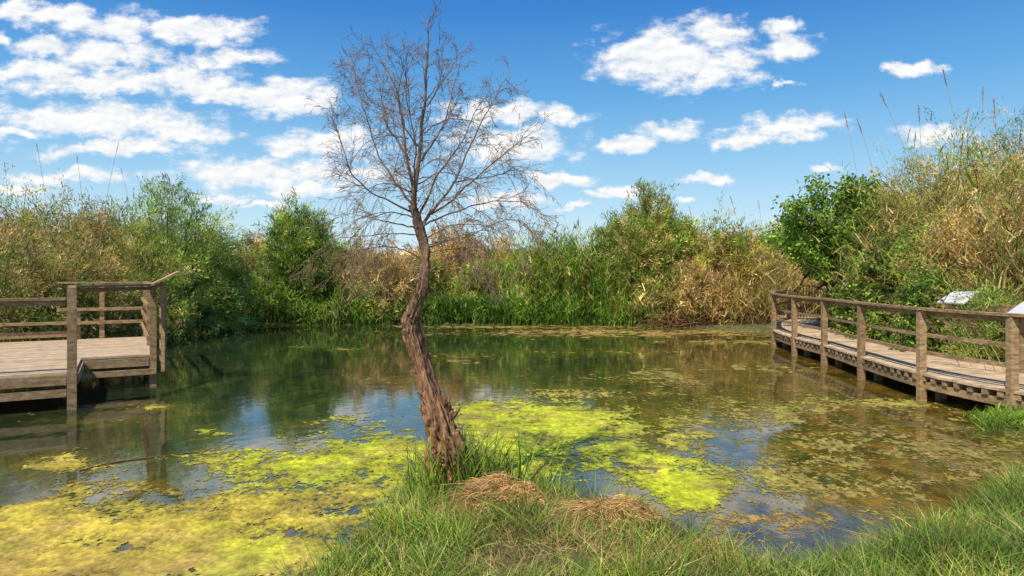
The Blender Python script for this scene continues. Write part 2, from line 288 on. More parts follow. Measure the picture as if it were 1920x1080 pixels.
LIMB=[([(786,432),(775,385),(768,300),(758,200),(735,130),(700,75)],.022,0),([(784,425),(776,388),(788,300),(798,200),(803,120),(808,40)],.036,-.15),
([(788,430),(803,400),(845,340),(880,270),(912,200),(940,140)],.020,.2),([(802,404),(860,370),(930,310),(985,265),(1020,250)],.013,-.3),
([(790,425),(840,402),(915,380),(980,382),(1010,420)],.011,-.5),([(775,385),(740,340),(700,270),(670,180),(655,100)],.015,.3),
([(780,400),(720,370),(665,325),(640,260),(632,205)],.012,-.4),([(786,430),(720,412),(660,402),(620,410)],.010,.3),
([(790,302),(830,240),(858,160),(875,105)],.012,.4),([(795,470),(850,450),(915,432),(960,460)],.009,.4),
([(795,485),(740,462),(680,472),(635,505),(600,550)],.008,-.5),([(798,512),(850,482),(905,500),(945,540)],.007,-.3),
([(768,300),(730,230),(715,150),(692,95)],.011,.6),([(780,400),(778,330),(786,270),(770,170),(765,100)],.012,-.9),
([(785,405),(825,320),(865,260),(900,190),(950,160)],.013,.9),([(848,342),(930,330),(980,318),(1012,350)],.009,-.2),
([(760,215),(700,190),(665,140),(648,155)],.008,.2),([(800,200),(850,130),(870,90)],.008,-.3),
([(785,345),(830,325),(900,345),(950,395)],.008,-.7),([(772,360),(725,345),(680,360),(645,410)],.008,-.7),([(765,260),(715,250),(670,270),(640,330)],.008,.4),([(795,250),(850,225),(910,240),(950,290)],.008,.5),
([(782,410),(730,400),(680,430),(650,470)],.008,-.6),([(795,450),(850,420),(930,430),(985,475)],.008,-.6),([(796,500),(750,490),(700,515),(660,560)],.006,.2),([(798,475),(860,465),(910,470),(940,500)],.006,.5),
([(790,280),(750,230),(745,160),(760,90)],.009,-.4),([(798,190),(825,150),(830,100),(845,60)],.008,.1),([(785,440),(700,440),(620,450),(570,500)],.007,0.),([(795,462),(870,445),(960,410),(1030,450)],.007,-.2)]
cen=px(800,330,YT)
def grow(acc,p,d,l,r,lev,dr=1.):
    k=7 if lev<2 else (6 if lev<3 else 4);pts=[p];dd=d.copy();st=l/(k-1)
    cur=R0.normal(0,.14,3)
    for q in range(k-1):
        out_=unit(pts[-1]-cen)
        dd=unit(dd+cur+R0.normal(0,.12,3)+out_*.08+np.array([0,0,(-.10 if lev>1 else -.03)*dr]));pts.append(pts[-1]+dd*st)
    pts=np.array(pts);tube(acc,pts,np.linspace(r,max(r*.35,.0011),k),4 if lev>1 else 6,np.array([1,.92,.86])*R0.uniform(.7,1.4))
    if lev<3:
        nb=int(l/(.055 if lev==1 else .056))+1
        for b in range(nb):
            t=R0.uniform(.12,1)*(k-1);i0=min(int(t),k-2);pp=pts[i0]+(pts[i0+1]-pts[i0])*(t-i0);td=unit(pts[i0+1]-pts[i0])
            sd_=unit(np.cross(td,R0.normal(size=3)));ag_=R0.uniform(.35,.95)
            grow(acc,pp,unit(td*math.cos(ag_)+sd_*math.sin(ag_)),l*R0.uniform(.34,.72)*(1.1-.5*t/(k-1)),max(r*.5,.0014),lev+1,dr)
for (pp,r,dp) in LIMB:
    k=len(pp);W=np.array([px(x,y,YT+dp*(i/(k-1))) for i,(x,y) in enumerate(pp)])
    ns=k*6;ss=np.linspace(0,k-1,ns);Q=cat(W,ss);Q[2:]+=np.cumsum(R0.normal(0,.005,(ns-2,3)),0)
    a=Acc();rad=r*(1-.9*(ss/(k-1))**.65);tube(a,Q,rad,10,np.array([.85,.8,.78]));br=a.build('branch',M_twig,tr,True)
    a=Acc();ln=np.linalg.norm(np.diff(Q,axis=0),axis=1).sum();nb=int(ln/.068);dr=2. if pp[-1][1]>280 else .8
    for b in range(nb):
        t=R0.uniform(.16,1);i0=min(int(t*(ns-1)),ns-2);td=unit(Q[i0+1]-Q[i0]);sv=unit(np.cross(td,R0.normal(size=3)));g_=R0.uniform(.4,.95)
        grow(a,Q[i0],unit(td*math.cos(g_)+sv*math.sin(g_)),min(.50,ln*.5)*R0.uniform(.35,.95)*(1.1-.5*t),max(min(rad[i0]*.4,.0045),.0021),1,dr)
    a.build('twigs',M_twig,br)
# ------------------------------------------------------------ vegetation
GR=(.11,.17,.025);GD=(.05,.085,.018);GY=(.21,.22,.04);OL=(.165,.155,.04);RU=(.27,.185,.065);OR=(.37,.25,.09);TA=(.35,.26,.12);BR=(.18,.12,.06);GG=(.15,.20,.06)
PALS={'green':([GR,GY,GD,GG],[4,2,2,2]),'dark':([GD,GR,OL],[4,3,1]),'olive':([OL,GR,GY,TA],[4,3,2,1]),'rust':([RU,OL,TA,GR,BR],[3,3,1,2,2]),'orange':([OR,RU,TA,OL],[3,3,2,2]),'greygreen':([GG,GY,GR],[5,3,2]),'tan':([TA,BR,OL,RU],[4,2,2,2]),'gold':([OR,TA,GY,OL,GR],[2,1.5,3,2,2])}
def bush(name,pxx,top,YY,R,pal,label,cat='bush',ns=26,nsp=42,nl=24,ll=.20,lw=.032,up=.28,twiggy=0,kind='t'):
    X0=(pxx-960)/F*YY;zb=float(gz(X0,YY));H=H0+(HY-top)*YY/F-zb
    e=empty(name,(X0,YY,zb),label,cat);k=YY/28;ll*=max(k,.5);lw*=max(k,.5)
    t=R0.uniform(0,2*np.pi,ns);q=R*np.sqrt(R0.uniform(.0,1,ns))*.85;hh=H*(1-.40*(q/R)**2)*R0.uniform(.72,.93,ns);hh[0]=H*.93;q[0]*=.2
    B0=np.stack([X0+R0.normal(0,R*.18,ns),YY+R0.normal(0,R*.18,ns),np.full(ns,zb-.1)],-1)
    B2=np.stack([X0+q*np.cos(t),YY+q*np.sin(t),zb+hh],-1);B1=B0*.55+B2*.45;B1[:,2]=zb+hh*.62
    bz=lambda s,i:(1-s)[:,None]**2*B0[i]+2*(s*(1-s))[:,None]*B1[i]+s[:,None]**2*B2[i]
    st=Acc()
    for i in range(ns):
        s=np.linspace(0,1,7);tube(st,bz(s,np.full(7,i)),np.linspace(.03,.006,7)*(1+.3*(H>4)),5,(1,1,1))
    st.build('stem',M_stem,e)
    n=ns*nsp;i=R0.integers(0,ns,n);s=R0.uniform(.12,.97,n)**.7;Ps=bz(s,i)+R0.normal(0,.10,(n,3))*R
    outd=Ps-np.array([X0,YY,zb+H*.35]);outd=unit(outd)
    D=unit(outd*.8+np.array([0,0,up])+R0.normal(0,.55,(n,3)));Ln=R0.uniform(.3,.8,n)*np.clip(H/4,.5,1.15)*(R/1.8)**.5
    wild=R0.random(n)<.03;Ln[wild]*=1.6;Bn=R0.normal(0,.15,(n,3))+[0,0,-.22]
    low=R0.random(n)<.25;tl=R0.uniform(0,2*np.pi,n);ql=R*np.sqrt(R0.uniform(.2,1,n))*.95
    Ps[low]=np.stack([X0+ql*np.cos(tl),YY+ql*np.sin(tl),zb+R0.uniform(0,.5,n)*H],-1)[low]
    cs=mixc(n,*PALS[pal],.3);twg=Acc();kk=R0.random(n)<(.35 if not twiggy else 1)
    ribbons(twg,Ps[kk],D[kk],Ln[kk],.012*max(k,.6),Bn[kk],2,np.tile(np.array(BR if not twiggy else TA),(kk.sum(),1)))
    twg.build('twigs',M_straw,e)
    fo=Acc();j=np.repeat(np.arange(n),nl if not twiggy else max(2,int(nl*(1-twiggy))));u=R0.uniform(.05,1,len(j))
    Q=Ps[j]+D[j]*(Ln[j]*u)[:,None]+Bn[j]*(Ln[j]*u*u)[:,None]+R0.normal(0,.07,(len(j),3))
    ld=unit(D[j]+R0.normal(0,.5,(len(j),3))) if kind=='t' else unit(R0.normal(0,1,(len(j),3))+D[j]*.4)
    leaves(fo,Q,ld,ll*R0.uniform(.6,1.4,len(j)),lw*R0.uniform(.7,1.3,len(j)),cs[j]*R0.lognormal(0,.2,(len(j),1)))
    fo.build('foliage',M_leaf,e);return e
V=[('tamarisk_bush',-40,345,16.5,2.2,'rust','tall rusty green tamarisk at the left edge behind the left platform',{}),
('tamarisk_bush',35,335,20,2.1,'olive','tall olive tamarisk with bare spiky tops at the upper left skyline',{}),
('tamarisk_bush',120,365,21,2.2,'rust','reddish brown tamarisk behind the left viewing platform, beside the grey green tree',{}),
('tamarisk_bush',215,368,23,2.0,'olive','olive brown tamarisk directly left of the feathery grey green tamarisk',{}),
('tamarisk_tree',322,328,23.5,2.3,'greygreen','feathery grey green tamarisk, tallest one on the left bank',{'cat':'tree','nsp':60}),
('tamarisk_bush',390,418,25,1.6,'green','rounded green tamarisk at right end of the left bank thicket',{}),
('tamarisk_bush',262,440,20.5,1.7,'olive','mid olive bush just behind the sloping board of the left platform',{}),
('tamarisk_bush',140,440,18.5,1.7,'rust','low rusty bush seen above the left platform back rail',{}),
('tamarisk_bush',50,452,17.3,1.7,'green','low green bush behind the left platform at the frame edge',{}),
('tamarisk_bush',550,362,28.8,1.5,'green','dark spiky tamarisk standing tall midway between left platform and bare tree',{'up':.8}),
('tamarisk_bush',602,405,29.5,1.4,'green','slim green tamarisk against the right side of the dark spiky one',{'up':.6}),
('tamarisk_bush',478,440,33,2.4,'rust','rusty olive bush low on the skyline in the dip left of the dark spiky tamarisk',{}),
('dry_bush',660,440,30,1.8,'tan','pale brown half dead bush on the far shore left of the bare tree',{'twiggy':.5}),
('dry_bush',735,458,29,1.4,'tan','small half dead bush just left behind the bare trunk',{'twiggy':.4}),
('tamarisk_bush',852,428,33,2.3,'orange','wide orange olive tamarisk on the skyline right behind the bare trunk',{}),
('tamarisk_bush',945,446,33,1.6,'orange','rusty orange tamarisk on skyline between bare tree and green reeds',{}),
('tamarisk_bush',790,470,31,1.4,'olive','low olive bush on the far shore directly behind the trunk',{}),
('tamarisk_bush',905,486,30,1.5,'olive','low olive green bush on far shore below the rusty orange tamarisk',{}),
('tamarisk_tree',1212,330,29,1.9,'olive','tall pointed olive green tamarisk, highest on the far right shore',{'cat':'tree','up':.6,'nsp':60}),
('tamarisk_bush',1160,397,29.8,1.3,'green','green tamarisk touching left side of the tall pointed one',{}),
('tamarisk_bush',1275,398,30,1.6,'green','green tamarisk touching right side of the tall pointed one',{}),
('tamarisk_bush',1345,398,29,1.9,'gold','yellow green tamarisk on the far right shore, in the middle of the skyline there',{}),
('tamarisk_bush',1395,420,28,1.6,'gold','tan golden tamarisk left of the leafy green tree',{}),
('tamarisk_bush',1455,410,29.5,1.9,'gold','golden olive tamarisk beside the far end of the boardwalk',{}),
('tamarisk_bush',1310,490,27.6,1.4,'tan','low tan brown bush leaning over the far right shore',{'twiggy':.4}),
('tamarisk_bush',1235,475,28.4,1.4,'olive','low olive bush at foot of the tall pointed tamarisk',{}),
('tamarisk_bush',1790,220,18,2.3,'gold','huge golden green tamarisk crowning the thicket behind the boardwalk',{'nsp':60}),
('tamarisk_bush',1905,190,16.5,2.1,'gold','tall golden tamarisk at the right edge of the frame',{'nsp':60}),
('tamarisk_bush',1722,278,19.5,1.9,'gold','golden green tamarisk right of the leafy green tree',{}),
('tamarisk_bush',1870,330,14.4,1.5,'orange','orange brown tamarisk above the nearest stretch of boardwalk',{}),
('tamarisk_bush',1790,370,15.4,1.3,'gold','green gold bush in the middle of the right thicket, above the sloping sign',{}),
('broadleaf_shrub',1700,420,16.6,1.1,'dark','dark glossy leaved shrub behind the middle of the boardwalk railing',{'kind':'b','lw':.12,'ll':.17}),
('broadleaf_shrub',1745,470,14.7,.8,'dark','small dark leafy shrub left of the sloping sign',{'kind':'b','lw':.11,'ll':.15}),
('broadleaf_shrub',1640,470,18.4,1.0,'dark','dark leafy shrub in the shade under the right side of the leafy green tree',{'kind':'b','lw':.12,'ll':.17}),
('tamarisk_bush',1960,280,13.6,1.5,'rust','rusty green bush cut by the right frame edge',{}),
('tamarisk_bush',1862,500,12.7,.65,'greygreen','small pale green tamarisk right of the sloping sign',{}),
('tamarisk_bush',1625,440,20.8,1.3,'green','green bush under the leafy green tree near the dark arched railing',{}),
('tamarisk_bush',1560,470,30.5,2.0,'olive','olive bush seen behind the arched footbridge',{})]
for (nm,a1,a2,a3,a4,pl,lb_,kw) in V:
    kw=dict(kw);ct_=kw.pop('cat','bush');bush(nm,a1,a2,a3,a4,pl,lb_,ct_,**kw)
def leafy(pxx,pyy,YY):
    c=px(pxx,pyy,YY);zb=float(gz(c[0]+.5,YY));e=empty('leafy_tree',(c[0]+.5,YY,zb),'bright green broadleaf tree leaning over the far end of the boardwalk','tree')
    b0=np.array([c[0]+.7,YY,zb-.1]);a=Acc()
    tube(a,cat([b0,b0+[-.5,0,.8],b0+[-.7,.1,1.5],b0+[-.3,0,2.3],c+[.1,0,.2]],np.linspace(0,4,20)),np.linspace(.13,.04,20),8,(.8,.8,.8));a.build('trunk',M_stem,e,True)
    # low arching bare limbs reaching left over the hollow
    for (dx_,h_) in ((-1.7,1.9),(-1.2,1.5),(-2.1,2.3)):
        a=Acc();tube(a,cat([b0+[-.2,0,.3],b0+[dx_*.45,-.2,h_*.95],b0+[dx_*.8,-.2,h_],b0+[dx_,-.3,h_*.75]],np.linspace(0,3,16)),np.linspace(.07,.02,16),6,(.6,.6,.6));a.build('branch',M_stem,e,True)
    fo=Acc()
    for k in range(42):
        th=R0.uniform(0,6.28);ph=R0.uniform(-.7,1.2);rr=R0.uniform(.55,1.1)
        tip=c+np.array([math.cos(th)*math.cos(ph)*2.45*rr,math.sin(th)*math.cos(ph)*1.6*rr,math.sin(ph)*1.25*rr])
        st=b0+[-.6,.05,R0.uniform(1.0,2.4)]
        a=Acc();Q=cat([st,(st+tip)/2+R0.normal(0,.15,3),tip],np.linspace(0,2,10));tube(a,Q,np.linspace(.04,.01,10),5,(.8,.8,.8))
        if k<14: a.build('branch',M_stem,e)
        n=420;u=R0.uniform(.5,1.05,n);q=Q[np.clip((u*9).astype(int),0,9)]+R0.normal(0,.16,(n,3))*[1.2,1,.55]
        leaves(fo,q,unit(R0.normal(0,1,(n,3))+[0,0,-.2]),R0.uniform(.09,.18,n),R0.uniform(.055,.1,n),mixc(n,[(.11,.19,.03),(.19,.26,.04),(.05,.10,.015)],[4,3,2],.22)*R0.uniform(.65,1.2))
    fo.build('crown',M_leaf,e)
leafy(1575,405,20.3)
def reeds(name,label,n,pts,h0,h1,cs,ws,lean=.12,nleaf=7,wd=.02,lw=.035,bend=.25,drift=(0,0),llen=.55):
    pts=np.array(pts,float);i=R0.integers(0,len(pts),n);Yc=pts[i,1]+R0.normal(0,1,n)*pts[i,3];Xc=(pts[i,0]-960)/F*pts[i,1]+R0.normal(0,1,n)*pts[i,2]
    k=sd(Xc,Yc)>-.15;Xc,Yc=Xc[k],Yc[k];n=len(Xc);P=np.stack([Xc,Yc,gz(Xc,Yc)-.05],-1)
    cl=fbm(Xc*.9,Yc*.9,3,2);h=(h0+(h1-h0)*np.clip((cl-.25)*2,0,1))*R0.uniform(.75,1.15,n)
    D=unit(np.stack([R0.normal(drift[0],lean,n),R0.normal(drift[1],lean,n),np.ones(n)],-1));B=np.stack([R0.normal(drift[0]*.5,bend*.5,n),R0.normal(0,bend*.5,n),-np.abs(R0.normal(0,bend*.4,n))],-1)
    a=Acc();c=mixc(n,cs,ws,.25)*np.clip(.5+fbm(Xc*.8+4,Yc*.8,2,5)*.9,0,2)[:,None];ribbons(a,P,D,h,wd,B,4,c*.8,c)
    j=np.repeat(np.arange(n),nleaf);m_=len(j);u=R0.uniform(.15,.98,m_);Q=P[j]+D[j]*(h[j]*u)[:,None]+B[j]*(h[j]*u*u)[:,None]
    th=R0.uniform(0,6.28,m_);ld=unit(np.stack([np.cos(th),np.sin(th),R0.uniform(.5,1.8,m_)],-1)+D[j]*.5);fb=R0.uniform(.1,.8,m_)[:,None]
    ribbons(a,Q,ld,llen*R0.uniform(.5,1.2,m_),lw,np.array([0,0,-.9])*fb,3,c[j]*R0.lognormal(0,.15,(m_,1)),c[j])
    return tag(a.build(name,M_grass),label,'reeds',kind='stuff')
BG=(.12,.23,.025);BY=(.23,.29,.045)
reeds('reeds','mixed green and brown reeds filling the left bank behind the platform',1700,[(0,16.5,1,.8),(60,18,1.2,1),(130,19,1.3,1),(200,20.5,1.3,1),(270,22.5,1.2,1),(340,25,1,1),(410,27.5,1,.8),(20,19,1.5,1)],1.2,3.0,[GR,BG,TA,OL,BR],[3,2,3,2,2],.18)
reeds('reeds','bright green sedge along the far shore left of the bare tree',3400,[(x,28.6,.9,.45) for x in range(370,720,35)],.7,2.1,[BG,BY,GR,OL],[4,2,3,2],.18,4)
reeds('reeds','low dark green sedge along the far shore behind the bare trunk',2600,[(x,28.6,.9,.4) for x in range(700,1010,35)],.6,1.3,[GR,GD,BG],[3,3,2],.16,4)
reeds('reeds','tall green reeds on far shore between bare tree and pointed tamarisk',2700,[(x,29.0,.7,.6) for x in range(985,1200,30)],2.6,4.1,[GR,BG,GY,TA,BY],[3,4,3,1.5,3],.1,8)
reeds('reeds','bright green sedge tuft at the foot of the tall green reeds',2400,[(x,28.3,.7,.3) for x in range(1010,1215,30)],.7,1.9,[BG,BY,GR],[4,2,3],.15,4)
reeds('reeds','straw coloured collapsed reeds leaning over the far right shore',3200,[(1190,29,.9,.7),(1240,28.6,.9,.7),(1290,28.2,.9,.7),(1340,28,.9,.7),(1390,27.4,.9,.7),(1440,27,.8,.8),(1470,27.8,.6,.8)],1.2,3.4,[TA,OR,ST*.9,GY,OL],[3,2,3,2,1.5],.35,5,drift=(.12,0),bend=.6)
reeds('reeds','golden dead reeds tangled over the slope behind the boardwalk',4600,[(1720,18.2,.6,.6),(1750,18,.7,.8),(1790,17,.8,.8),(1830,16,.8,.8),(1880,15,.8,.8),(1930,14.5,.8,.8),(1850,18,1.,.8),(1770,16,.5,.6),(1900,13.2,.6,.5)],1.8,5.2,[TA,ST*.9,OR,GY,GR,GD],[2,1.5,3,2.5,3,1.5],.24,8,wd=.02,lw=.026,bend=.55)
reeds('reeds','grass tuft on the small spit beside the near end of the boardwalk',700,[(1868,9.3,.3,.2),(1905,9.2,.3,.2)],.15,.36,[BG,BY,GR],[3,2,2],.3,3,wd=.008,lw=.010,llen=.2)
reeds('reeds','dry reeds and shoots on the bank under the boardwalk far side',900,[(1600,20.0,.4,.7),(1640,19,.5,1.),(1700,16.3,.4,.8),(1790,14.3,.3,.6)],.7,1.5,[TA,GR,OL,BR],[2,2,2,2],.3,5)
a=Acc();n=150000;x=R0.uniform(-34,32,n);y=R0.uniform(33,44,n);top=1.7+1.7*fbm(x*.28+3,y*.2,3,5)+(y-33)*.05
z=gz(x,y)+top*R0.uniform(0,1,n)**.8
dc=np.where((fbm(x*.35,y*.1,3,1)>.5)[:,None],mixc(n,*PALS['orange']),mixc(n,*PALS['olive']))
leaves(a,np.stack([x,y,z],-1),unit(R0.normal(0,1,(n,3))+[0,0,1.]),R0.uniform(.15,.34,n),R0.uniform(.06,.12,n),dc)
tag(a.build('distant_thicket',M_leaf),'far mass of rusty and olive scrub closing the view behind the shore bushes','scrub',kind='stuff')
a=Acc();n=90000;sd_=R0.random(n)<.5
x=np.where(sd_,R0.uniform(-26,-15.5,n),R0.uniform(13.2,20,n));y=np.where(sd_,R0.uniform(18,33,n),R0.uniform(15,30,n))
z=gz(x,y)+np.where(sd_,3.3,4.6)*(.6+.6*fbm(x*.4,y*.4,2))*R0.uniform(0,1,n)**.8
leaves(a,np.stack([x,y,z],-1),unit(R0.normal(0,1,(n,3))+[0,0,1.]),R0.uniform(.12,.28,n),R0.uniform(.05,.1,n),mixc(n,*PALS['rust']))
tag(a.build('side_thicket',M_leaf),'dense brown green scrub filling in behind the left and right bank bushes','scrub',kind='stuff')
def plume(pxx,top,YY,lab,grp,lean,pl=.35,tk=1.):
    X0=(pxx-960)/F*YY;zb=float(gz(X0,YY));zt=H0+(HY-top)*YY/F
    e=empty('plume_reed',(X0,YY,zb),lab,'reed',grp);hgt=zt-zb;b=np.array([X0,YY,zb])
    s=np.linspace(0,1,12)[:,None];Q=b+np.array([lean*hgt*.18,0,hgt])*s+np.array([lean*hgt*.12,0,-.02*hgt])*s**3
    a=Acc();tube(a,Q,np.linspace(.010,.004,12),5,np.array(TA)*1.2);a.build('stalk',M_straw,e)
    a=Acc();n=int(70*tk);u=R0.uniform(0,1,n);P=Q[-1]-(Q[-1]-Q[-3])*(u[:,None]*pl/np.linalg.norm(Q[-1]-Q[-3]))*1.2
    ribbons(a,P,unit(np.stack([R0.normal(lean*.3,.16,n),R0.normal(0,.16,n),np.full(n,.9)],-1)),R0.uniform(.06,.15,n),.008*tk,np.tile([lean*.3,0,-.2],(n,1)),2,mixc(n,[(.40,.28,.18),(.3,.2,.12)],[1,1]))
    a.build('plume',M_straw,e)
for (p_,t_,Y_) in ((1842,122,16),(1866,150,16.2),(1835,155,16.4),(1780,165,17),(1738,190,17.5),(1765,195,17.2),(1642,205,19),(1655,235,19),(1700,240,18.5),(1890,180,15.5),(1690,215,18.4)):
    plume(p_,t_,Y_,'tall reed with feathery head rising above the thicket behind the boardwalk','plume reeds above the right thicket',R0.uniform(-.9,.5))
for (p_,t_,Y_) in ((110,262,19),(165,262,19.5),(172,285,19.2),(275,310,22),(30,300,18)):
    plume(p_,t_,Y_,'thin tall reed rising above the left bank skyline','plume reeds above the left thicket',R0.uniform(-.5,.5),.2,.6)
for (p_,t_,Y_) in ((1440,372,27),(1320,385,28),(1085,405,29),(1045,400,29),(1410,365,28),(1100,415,29)):
    plume(p_,t_,Y_,'thin reed head above the far shore reeds right of the bare tree','plume reeds above the far shore',R0.uniform(-.6,.4),.3)
for (p_,t_,Y_) in ((1885,560,11.6),(1900,575,11.3),(1860,570,12),(1915,590,11.2),(1840,600,12)):
    plume(p_,t_,Y_,'pale drooping reed head behind the near boardwalk railing','pale reed heads at the boardwalk',-1.6,.5,2.)
# ------------------------------------------------------------ right boardwalk
DZ=.46
E=np.array([(9.4,5.9),(8.4,6.8),(7.55,8.0),(6.98,9.5),(6.74,11.2),(6.93,13.5),(7.2,15.7),(7.3,17.6),(7.69,20),(8.7,22.6),(10.1,24.9)])
bw=empty('boardwalk',(7.5,15,0),'long curving timber boardwalk with railings on posts above the water at right','boardwalk')
ss=np.linspace(0,len(E)-1,2000);Q=cat(np.c_[E,np.zeros(len(E))],ss)[:,:2];dl=np.r_[0,np.cumsum(np.hypot(*np.diff(Q,axis=0).T))]
def at(l): return np.array([np.interp(l,dl,Q[:,0]),np.interp(l,dl,Q[:,1])])
def nrm(l):
    d=at(min(l+.3,dl[-1]))-at(max(l-.3,0));d/=np.linalg.norm(d);return np.array([d[1],-d[0]])
WD=2.0;a=Acc();l=0
while l<dl[-1]-.15:
    p0,p1=at(l),at(l+.128);n0,n1=nrm(l),nrm(l+.128);o=R0.uniform(-.012,.012)
    q=[p0-n0*(.05+o),p1-n1*(.05+o),p0+n0*WD,p1+n1*WD];zz=DZ+R0.uniform(-.002,.002)
    v=[(*q[i],z_) for i in range(4) for z_ in (zz-.035,zz)]
    a.add(v,[[0,1,3,2],[4,6,7,5],[0,4,5,1],[2,3,7,6],[0,2,6,4],[1,5,7,3]],np.ones(3)*R0.uniform(.8,1.2));l+=.14
a.build('deck',M_deck,bw)
def edge(off,z,w,h,name,step=.5,mat=M_wood):
    a=Acc();l=0
    while l<dl[-1]-.05:
        l2=min(l+step,dl[-1]);A=at(l)+nrm(l)*off;B_=at(l2)+nrm(l2)*off;beam(a,(*A,z),(*B_,z),w,h);l=l2
    return a.build(name,mat,bw)
edge(.02,DZ-.19,.06,.12,'edge_beam');edge(WD-.05,DZ-.19,.06,.12,'edge_beam')
l=.1;k=0
while l<dl[-1]-.1 and k<95:
    n0=nrm(l);A=at(l)-n0*.035;B_=at(l)+n0*.25;a=Acc();beam(a,(*A,DZ-.082),(*B_,DZ-.082),.10,.085);a.build('joist',M_wood,bw);l+=.25;k+=1
lens=[dl[np.argmin(np.hypot(Q[:,0]-x,Q[:,1]-y))] for x,y in E]
near=lens[1:]
def rails(ls,off,zt):
    pr=None
    for l in ls:
        A=at(l)+nrm(l)*off;a=Acc();beam(a,(A[0],A[1],-.6),(A[0],A[1],zt-.03),.11,.11,up=(0,1,0));a.build('post',M_wood,bw)
        if pr is not None:
            for (z,w,h,nm) in ((zt,.14,.04,'handrail'),(zt-.07,.04,.08,'top_rail'),(DZ+.62,.04,.06,'rail'),(DZ+.33,.04,.06,'rail')):
                a=Acc();ns=4
                for q in range(ns):
                    l0=pr+(l-pr)*q/ns;l1=pr+(l-pr)*(q+1)/ns;o2=off+(0.0 if nm=='handrail' else .08 if off<1 else -.08);p0=at(l0)+nrm(l0)*o2;p1=at(l1)+nrm(l1)*o2
                    beam(a,(*p0,z),(*p1,z),w,h)
                a.build(nm,M_wood,bw)
        pr=l
rails(near,-.02,DZ+1.05)
rails(list(np.linspace(lens[1],lens[-2],8)),WD+.02,DZ+1.05)
for i in range(1,len(near)):
    for off in (.3,WD-.25):
        A=at(near[i])+nrm(near[i])*off;a=Acc();beam(a,(A[0],A[1],-.6),(A[0],A[1],DZ-.13),.12,.12,up=(0,1,0));a.build('pile',M_wood,bw)
fb=empty('footbridge',(11.8,26,.4),'small footbridge with dark arched picket railings at the far end of the boardwalk','footbridge')
a=Acc();beam(a,(10.1,26.3,.48),(13.6,26.3,.48),1.6,.08);a.build('deck',M_deck,fb)
for (x0,x1,yy) in ((10.35,11.85,25.5),(11.95,13.3,25.5),(10.5,13.2,27.0)):
    t=np.linspace(0,1,15);xs=x0+(x1-x0)*t;zs=1.38+.28*np.sin(t*np.pi);a=Acc();a2_=Acc()
    for i in range(14): beam(a,(xs[i],yy,zs[i]),(xs[i+1],yy,zs[i+1]),.07,.07);beam(a2_,(xs[i],yy,zs[i]-.45),(xs[i+1],yy,zs[i+1]-.45),.05,.05)
    a.build('arched_rail',M_dark,fb);a2_.build('lower_rail',M_dark,fb)
    for i in range(15):
        a=Acc();beam(a,(xs[i],yy,.5),(xs[i],yy,zs[i]),.035,.035,up=(0,1,0));a.build('picket',M_dark,fb)
# ------------------------------------------------------------ left platform
e1=np.array([.87,.5]);e1/=np.linalg.norm(e1);e2=np.array([-e1[1],e1[0]]);LZ=.58
A_=px(135,768,10.5)[:2];a1,a2=A_@e1,A_@e2;B_=px(287,723,12.72)[:2];b1,b2=B_@e1,B_@e2
W2=lambda u,v:e1*u+e2*v
lp=empty('viewing_platform',(*W2(a1-2,a2+3),0),'stepped timber viewing platform on posts over the water at left','platform')
bk=b2+4.3
a=Acc();v=a2
while v<bk:
    u1=a1+.04 if v<b2-.02 else b1
    zz=LZ+R0.uniform(-.002,.002);p=W2(a1-5.5,v+.06);q=W2(u1,v+.06);beam(a,(*p,zz-.02),(*q,zz-.02),.118,.04);v+=.13
a.build('deck',M_deck,lp)
def lb(name,u0,v0,u1,v1,z,w,h,mat=M_wood):
    a=Acc();beam(a,(*W2(u0,v0),z),(*W2(u1,v1),z),w,h);return a.build(name,mat,lp)
def lpst(u,v,zt,w=.14):
    a=Acc();p=W2(u,v);s_=w/2
    vv=[(*(p+e1*i*s_+e2*j*s_),z) for z in (-.6,zt) for i in (-1,1) for j in (-1,1)]
    a.add(vv,BOXF,np.ones(3)*R0.uniform(.8,1.1));a.build('post',M_wood,lp)
lb('edge_beam',a1-5.5,a2-.02,a1-.07,a2-.02,LZ-.12,.05,.15);lb('edge_beam',a1,b2-.03,b1-.07,b2-.03,LZ-.12,.05,.15)
lb('lower_beam',a1-5.5,a2+.0,a1-.07,a2+.0,LZ-.32,.07,.12);lb('lower_beam',a1-.3,b2-.09,b1+.05,b2-.09,LZ-.30,.06,.10)
lb('edge_beam',b1+.03,b2+.07,b1+.03,bk,LZ-.12,.05,.15);lb('lower_beam',a1+.06,a2+.07,a1+.06,b2-.15,LZ-.12,.05,.15)
lpst(a1,a2,1.86,.125);lpst(b1,b2,1.86,.11);lpst(b1,bk,1.86,.10);lpst(a1-.2,bk,1.3,.10);lpst(b1,b2+1.9,1.8,.09);lpst(b1-.9,bk,1.86,.10)
lpst(a1-2.6,a2,1.66,.12);lpst(a1-5,a2,1.66,.12);lpst(a1-2.6,bk,.95);lpst(a1-.2,b2+.3,LZ-.06,.12);lpst(b1-.4,b2+.5,LZ-.06,.12)
lb('handrail',a1,a2+.0,b1+.07,b2,1.885,.14,.04);lb('top_rail',a1+.0,a2+.08,b1-.03,b2+.0,1.82,.04,.065)
lb('handrail',a1-5.5,a2,a1-.08,a2,1.70,.14,.04);lb('top_rail',a1-5.5,a2+.02,a1-.08,a2+.02,1.635,.05,.075)
lb('handrail',b1,b2+.1,b1,bk+.05,1.885,.13,.04)
for z in (1.5,1.2,.9): lb('rail',b1-.08,b2+.07,b1-.08,bk-.06,z,.04,.065)
lb('handrail',a1-.6,bk,b1-.08,bk,1.885,.13,.04)
for z in (1.27,.96): lb('rail',a1-.6,bk-.08,b1-.06,bk-.08,z,.04,.075)
